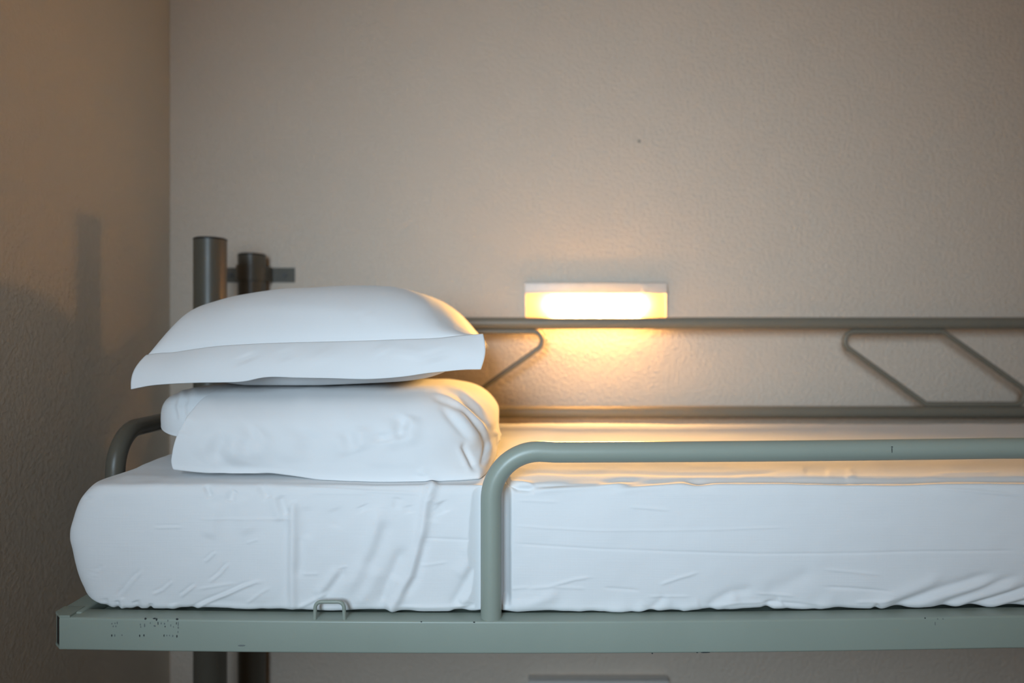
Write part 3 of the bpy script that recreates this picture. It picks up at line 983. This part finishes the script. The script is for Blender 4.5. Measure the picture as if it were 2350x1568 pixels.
# the filling bulging out of the open left end of the case
cl = np.array([1.47, 1.622])
q0 = cl + (S - np.array([1.455, 1.592])) * np.array([.78, .60])
rows = [row(-.47, cl + (q0 - cl) * .9)]
for t in np.linspace(0, 1, 14):
    rows.append(row(-.49 - .07 * t, q0))
for k in range(1, 34):
    ph = math.pi / 2 * k / 33
    r = max(max(math.cos(ph), 0) ** .6, .02)
    rows.append(row(-.56 - .096 * math.sin(ph), cl + (q0 - cl) * np.array([.3 + .7 * r if r > .03 else .3, r])))
G = np.array(rows); nu = len(G)
nrm = grid_normals(G, True)
if nrm[8, 40][1] > 0:
    nrm = -nrm
nrm = nrm.reshape(-1, 3); Gf = G.reshape(-1, 3)
px = 1175 + F * Gf[:, 0] / Gf[:, 1]; py = 784 - F * (Gf[:, 2] - EYE) / Gf[:, 1]
CRB = [([(412, 890), (398, 935), (410, 972)], 4, -.0020), ([(425, 888), (408, 930), (415, 975)], 4.5, .0020), ([(440, 888), (420, 930), (424, 975)], 4.5, -.0020),
       ([(455, 885), (434, 930), (434, 970)], 5, .0018)]
Gf = Gf + nrm * (crease_field(px, py, CRB) + .003 * vnoise(Gf[:, 0] * 22, Gf[:, 2] * 20 + Gf[:, 1] * 12))[:, None]
Gf = rest_on_mattress(Gf, .0012)
mb = MB().add(Gf, grid_faces(nu, nth, True))
mb.f += [tuple(range(nth)), tuple(range((nu - 1) * nth, nu * nth))]; mb.m += [0, 0]
mb.build('filling', M_CASE, low, 80)

# ------------------------------------------------------------------ upper pillow
SIL = [(-.668, 1.768), (-.655, 1.783), (-.640, 1.803), (-.627, 1.815), (-.577, 1.835), (-.517, 1.849), (-.416, 1.858), (-.30, 1.863), (-.231, 1.858),
       (-.164, 1.838), (-.113, 1.808), (-.08, 1.780), (-.045, 1.764)]
SEAM = [(330, 817), (366, 812), (395, 810.5), (433, 805), (491, 797), (560, 792), (625, 789), (740, 786), (854, 783), (930, 780), (1008, 777), (1054, 772), (1112, 767)]
EDGE = [(299, 894), (340, 886), (395, 881), (460, 878.5), (510, 878), (563, 875), (602, 867), (680, 867), (740, 868), (854, 870), (931, 864), (985, 856), (1027, 852), (1060, 849), (1104, 848)]
BELLY = [(330, 870), (420, 878), (471, 882), (530, 887), (605, 890), (730, 887), (854, 882), (950, 878), (1000, 875), (1030, 871), (1050, 860), (1070, 845)]
DS, DE, DB = 1.272, 1.224, 1.285


def px_line(X, pts, d, line_d):
    p = 1175 + F * X / d
    return EYE - (cubic(p, pts) - 784) / F * line_d


nu, nw = 260, 170
u = (np.sin(np.linspace(-1, 1, nu) * math.pi / 2 * .92) / math.sin(math.pi / 2 * .92) + 1) / 2
wv = np.concatenate([np.linspace(0, .2, 70, endpoint=False), np.linspace(.2, 1, nw - 70)])
U = u[:, None] * np.ones((1, nw)); W = np.ones((nu, 1)) * wv[None, :]
XLs, XRs = -.6445, -.058
YB_ = 1.985


def side_x(W, left):
    # case edges pull in slightly at mid depth
    return (XLs - .012 * W + .010 * np.sin(np.pi * W)) if left else (XRs - .020 * np.sin(np.pi * W) ** .8)


Xt = side_x(W, True) + (side_x(W, False) - side_x(W, True)) * U
Yt = DS + (YB_ - DS) * W
zseam = px_line(Xt[:, :1], SEAM, DS, DS)
zmid = 1.755 + 0.022 * smooth(.25, 0, U) - .003 * U
base = zseam + (zmid - zseam) * smooth(0, .26, W)
base = base - .02 * smooth(.75, 1, W)
ztop = cubic(Xt, SIL)
wf = np.clip(W / .27, 0, 1)
g = np.clip(wf * (2 - wf), 0, 1) ** .62
g = np.where(W > .27, 1 + .10 * smooth(.27, .7, W), g)
g = g * np.clip(1 - smooth(.70, 1.0, W) ** 1.6, 0, 1)
edge_u = np.where(U < .5, np.clip(1 - np.abs(2 * U - 1) ** 18, 0, 1) ** .5, np.clip(1 - np.abs(2 * U - 1) ** 8, 0, 1) ** .6)
Zt = base + np.maximum(ztop - base, 0) * g * np.maximum(edge_u, 0)
# underside: sags onto the lower pillow
bel = px_line(Xt[:, :1] * (DB / DS), BELLY, DB, DB)
bel = np.maximum(bel, 1.6695)
gb = np.clip(4 * W * (1 - W), 0, 1) ** .40
gb = np.where(W < .5, smooth(0, .07, W) ** .6, gb)
eb = (np.clip(1 - (2 * U - 1) ** 6, 0, 1)) ** .7
floor_ = bel + .012 * smooth(.45, 1, W)
Zb = base + (floor_ - base) * gb * eb
Zb = np.minimum(Zb, Zt - .0005)
Ttop = np.stack([Xt, Yt, Zt], -1); Tbot = np.stack([Xt, Yt + .0, Zb], -1)
nrm = grid_normals(Ttop)
if nrm[nu // 2, nw // 2][2] < 0:
    nrm = -nrm
Tf = Ttop.reshape(-1, 3)
px = 1175 + F * Tf[:, 0] / Tf[:, 1]; py = 784 - F * (Tf[:, 2] - EYE) / Tf[:, 1]
CRT = [
    ([(820, 715), (828, 735), (838, 752)], 6, -.0018), ([(840, 720), (850, 740)], 6, .0014), ([(900, 745), (893, 760), (900, 770)], 5, -.0014),
    ([(980, 695), (1020, 725), (1050, 750), (1070, 757)], 6, -.0018), ([(990, 690), (1035, 722), (1065, 745)], 6, .0014),
    ([(940, 720), (985, 750), (1020, 762)], 7, .0012), ([(1000, 740), (1040, 760)], 5, -.0012), ([(990, 766), (1050, 766)], 3, .0008),
    ([(560, 790), (640, 775), (720, 778)], 9, -.0008), ([(500, 712), (640, 707), (780, 718), (900, 735)], 8, .0008),
    ([(350, 806), (400, 770), (450, 740)], 10, -.0012), ([(430, 800), (470, 780)], 8, .0012),
]
disp = 1.5 * crease_field(px, py, [(c[0], c[1] * 1.6, c[2], .35) for c in CRT])
Wf = W.reshape(-1); Uf = U.reshape(-1)
inner = smooth(0, .08, Wf) * smooth(0, .06, 1 - Wf) * smooth(0, .04, Uf) * smooth(0, .04, 1 - Uf)
disp = (disp + .0050 * vnoise(Tf[:, 0] * 7 + 3, Tf[:, 1] * 8) + .0016 * vnoise(Tf[:, 0] * 18 + 50, Tf[:, 1] * 9)) * inner
Tf = Tf + nrm.reshape(-1, 3) * disp[:, None]
mb = MB()
mb.add(Tf, grid_faces(nu, nw)[:, ::-1])
mb.add(Tbot.reshape(-1, 3), grid_faces(nu, nw))
# close the four edges between the two sheets
o2 = nu * nw
for i in range(nu - 1):
    for j, fl in ((0, False), (nw - 1, True)):
        q = (i * nw + j, (i + 1) * nw + j, o2 + (i + 1) * nw + j, o2 + i * nw + j)
        mb.f.append(tuple(reversed(q)) if fl else q); mb.m.append(0)
for j in range(nw - 1):
    for i, fl in ((0, True), (nu - 1, False)):
        q = (i * nw + j, i * nw + j + 1, o2 + i * nw + j + 1, o2 + i * nw + j)
        mb.f.append(tuple(reversed(q)) if fl else q); mb.m.append(0)
top = mb.build('pillow', M_CASE, None, 80)
tag(top, 'white pillow on top of the stack, its flat hem drooping towards the front', 'pillow', 'stacked white pillows')

# the flat hem of the pillowcase, hanging in front of the stitched seam
nu, nt = 220, 60
U = np.linspace(0, 1, nu)[:, None] * np.ones((1, nt)); T = np.ones((nu, 1)) * np.linspace(0, 1, nt)[None, :]
ps = 338 + (1109 - 338) * U[:, :1]; pe = 299.5 + (1103.5 - 299.5) * U[:, :1]
Sx = (ps - 1175) / F * DS; Sz = EYE - (cubic(ps, SEAM) - 784) / F * DS
Ex = (pe - 1175) / F * DE; Ez = EYE - (cubic(pe, EDGE) - 784) / F * DE
Xh = Sx + (Ex - Sx) * T; Zh = Sz + (Ez - Sz) * T
Xh = Xh - .005 * np.sin(np.pi * T) * smooth(.07, 0, U) + .006 * np.sin(np.pi * T) * smooth(.95, 1, U)
Yh = DS - .0022 + (DE - DS + .0022) * (T ** .8) - .005 * np.sin(np.pi * T) + .0016 * np.sin(U * 34) * T + .0050 * vnoise(U * 9 + 2, T * 1.3) * T
G = np.stack([Xh, Yh, Zh], -1)
Gf = G.reshape(-1, 3)
px = 1175 + F * Gf[:, 0] / Gf[:, 1]; py = 784 - F * (Gf[:, 2] - EYE) / Gf[:, 1]
CRH = [([(560, 812), (570, 835)], 9, -.0016), ([(650, 800), (662, 830)], 9, -.0012), ([(730, 800), (750, 840)], 12, .0016), ([(870, 790), (885, 815)], 9, .0014),
       ([(1010, 790), (1060, 800), (1100, 780)], 9, .0014), ([(990, 800), (1000, 835)], 12, -.0012), ([(940, 790), (935, 830)], 12, .001)]
Gf[:, 1] -= 1.6 * crease_field(px, py, [(c[0], c[1] * 1.9, c[2], .4) for c in CRH])
mb = MB().add(Gf, grid_faces(nu, nt))
hem = mb.build('hem', M_CASE, top, 80)
tag(hem, 'flat stitched hem of the pillowcase')
md = hem.modifiers.new('thickness', 'SOLIDIFY'); md.thickness = .0024; md.offset = 0.0

# ------------------------------------------------------------------ light
w = bpy.data.worlds.new('daylight'); SC.world = w; w.use_nodes = True
bg = w.node_tree.nodes['Background']
bg.inputs['Color'].default_value = (.62, .78, 1.0, 1); bg.inputs['Strength'].default_value = 1.0


def area(name, loc, target, sx, sy, power, col, spread=180):
    l = bpy.data.lights.new(name, 'AREA'); l.shape = 'RECTANGLE'; l.size = sx; l.size_y = sy
    l.energy = power; l.color = col; l.spread = R(spread)
    o = bpy.data.objects.new(name, l); COL.objects.link(o)
    o.location = loc
    o.rotation_euler = (Vector(target) - Vector(loc)).to_track_quat('-Z', 'Y').to_euler()
    return o


area('window_daylight', ((WX0 + WX1) / 2, YF - .01, (WZ0 + WZ1) / 2), (0.10, 1.2, 1.80), WX1 - WX0 - .1, WZ1 - WZ0 - .1, 10.2, (.645, .84, 1.0), 65)

# ------------------------------------------------------------------ camera
cam = bpy.data.cameras.new('camera')
cam.sensor_width = 36; cam.lens = F / 2350 * 36
cam.dof.use_dof = True; cam.dof.focus_distance = 1.19; cam.dof.aperture_fstop = 1.9
co = bpy.data.objects.new('camera', cam); COL.objects.link(co)
co.location = (0, 0, EYE); co.rotation_euler = (R(90), 0, 0)
SC.camera = co

SC.view_settings.view_transform = 'Standard'
SC.view_settings.look = 'None'
SC.view_settings.exposure = 0.0
SC.view_settings.gamma = 1.0
SC.view_settings.use_curve_mapping = False
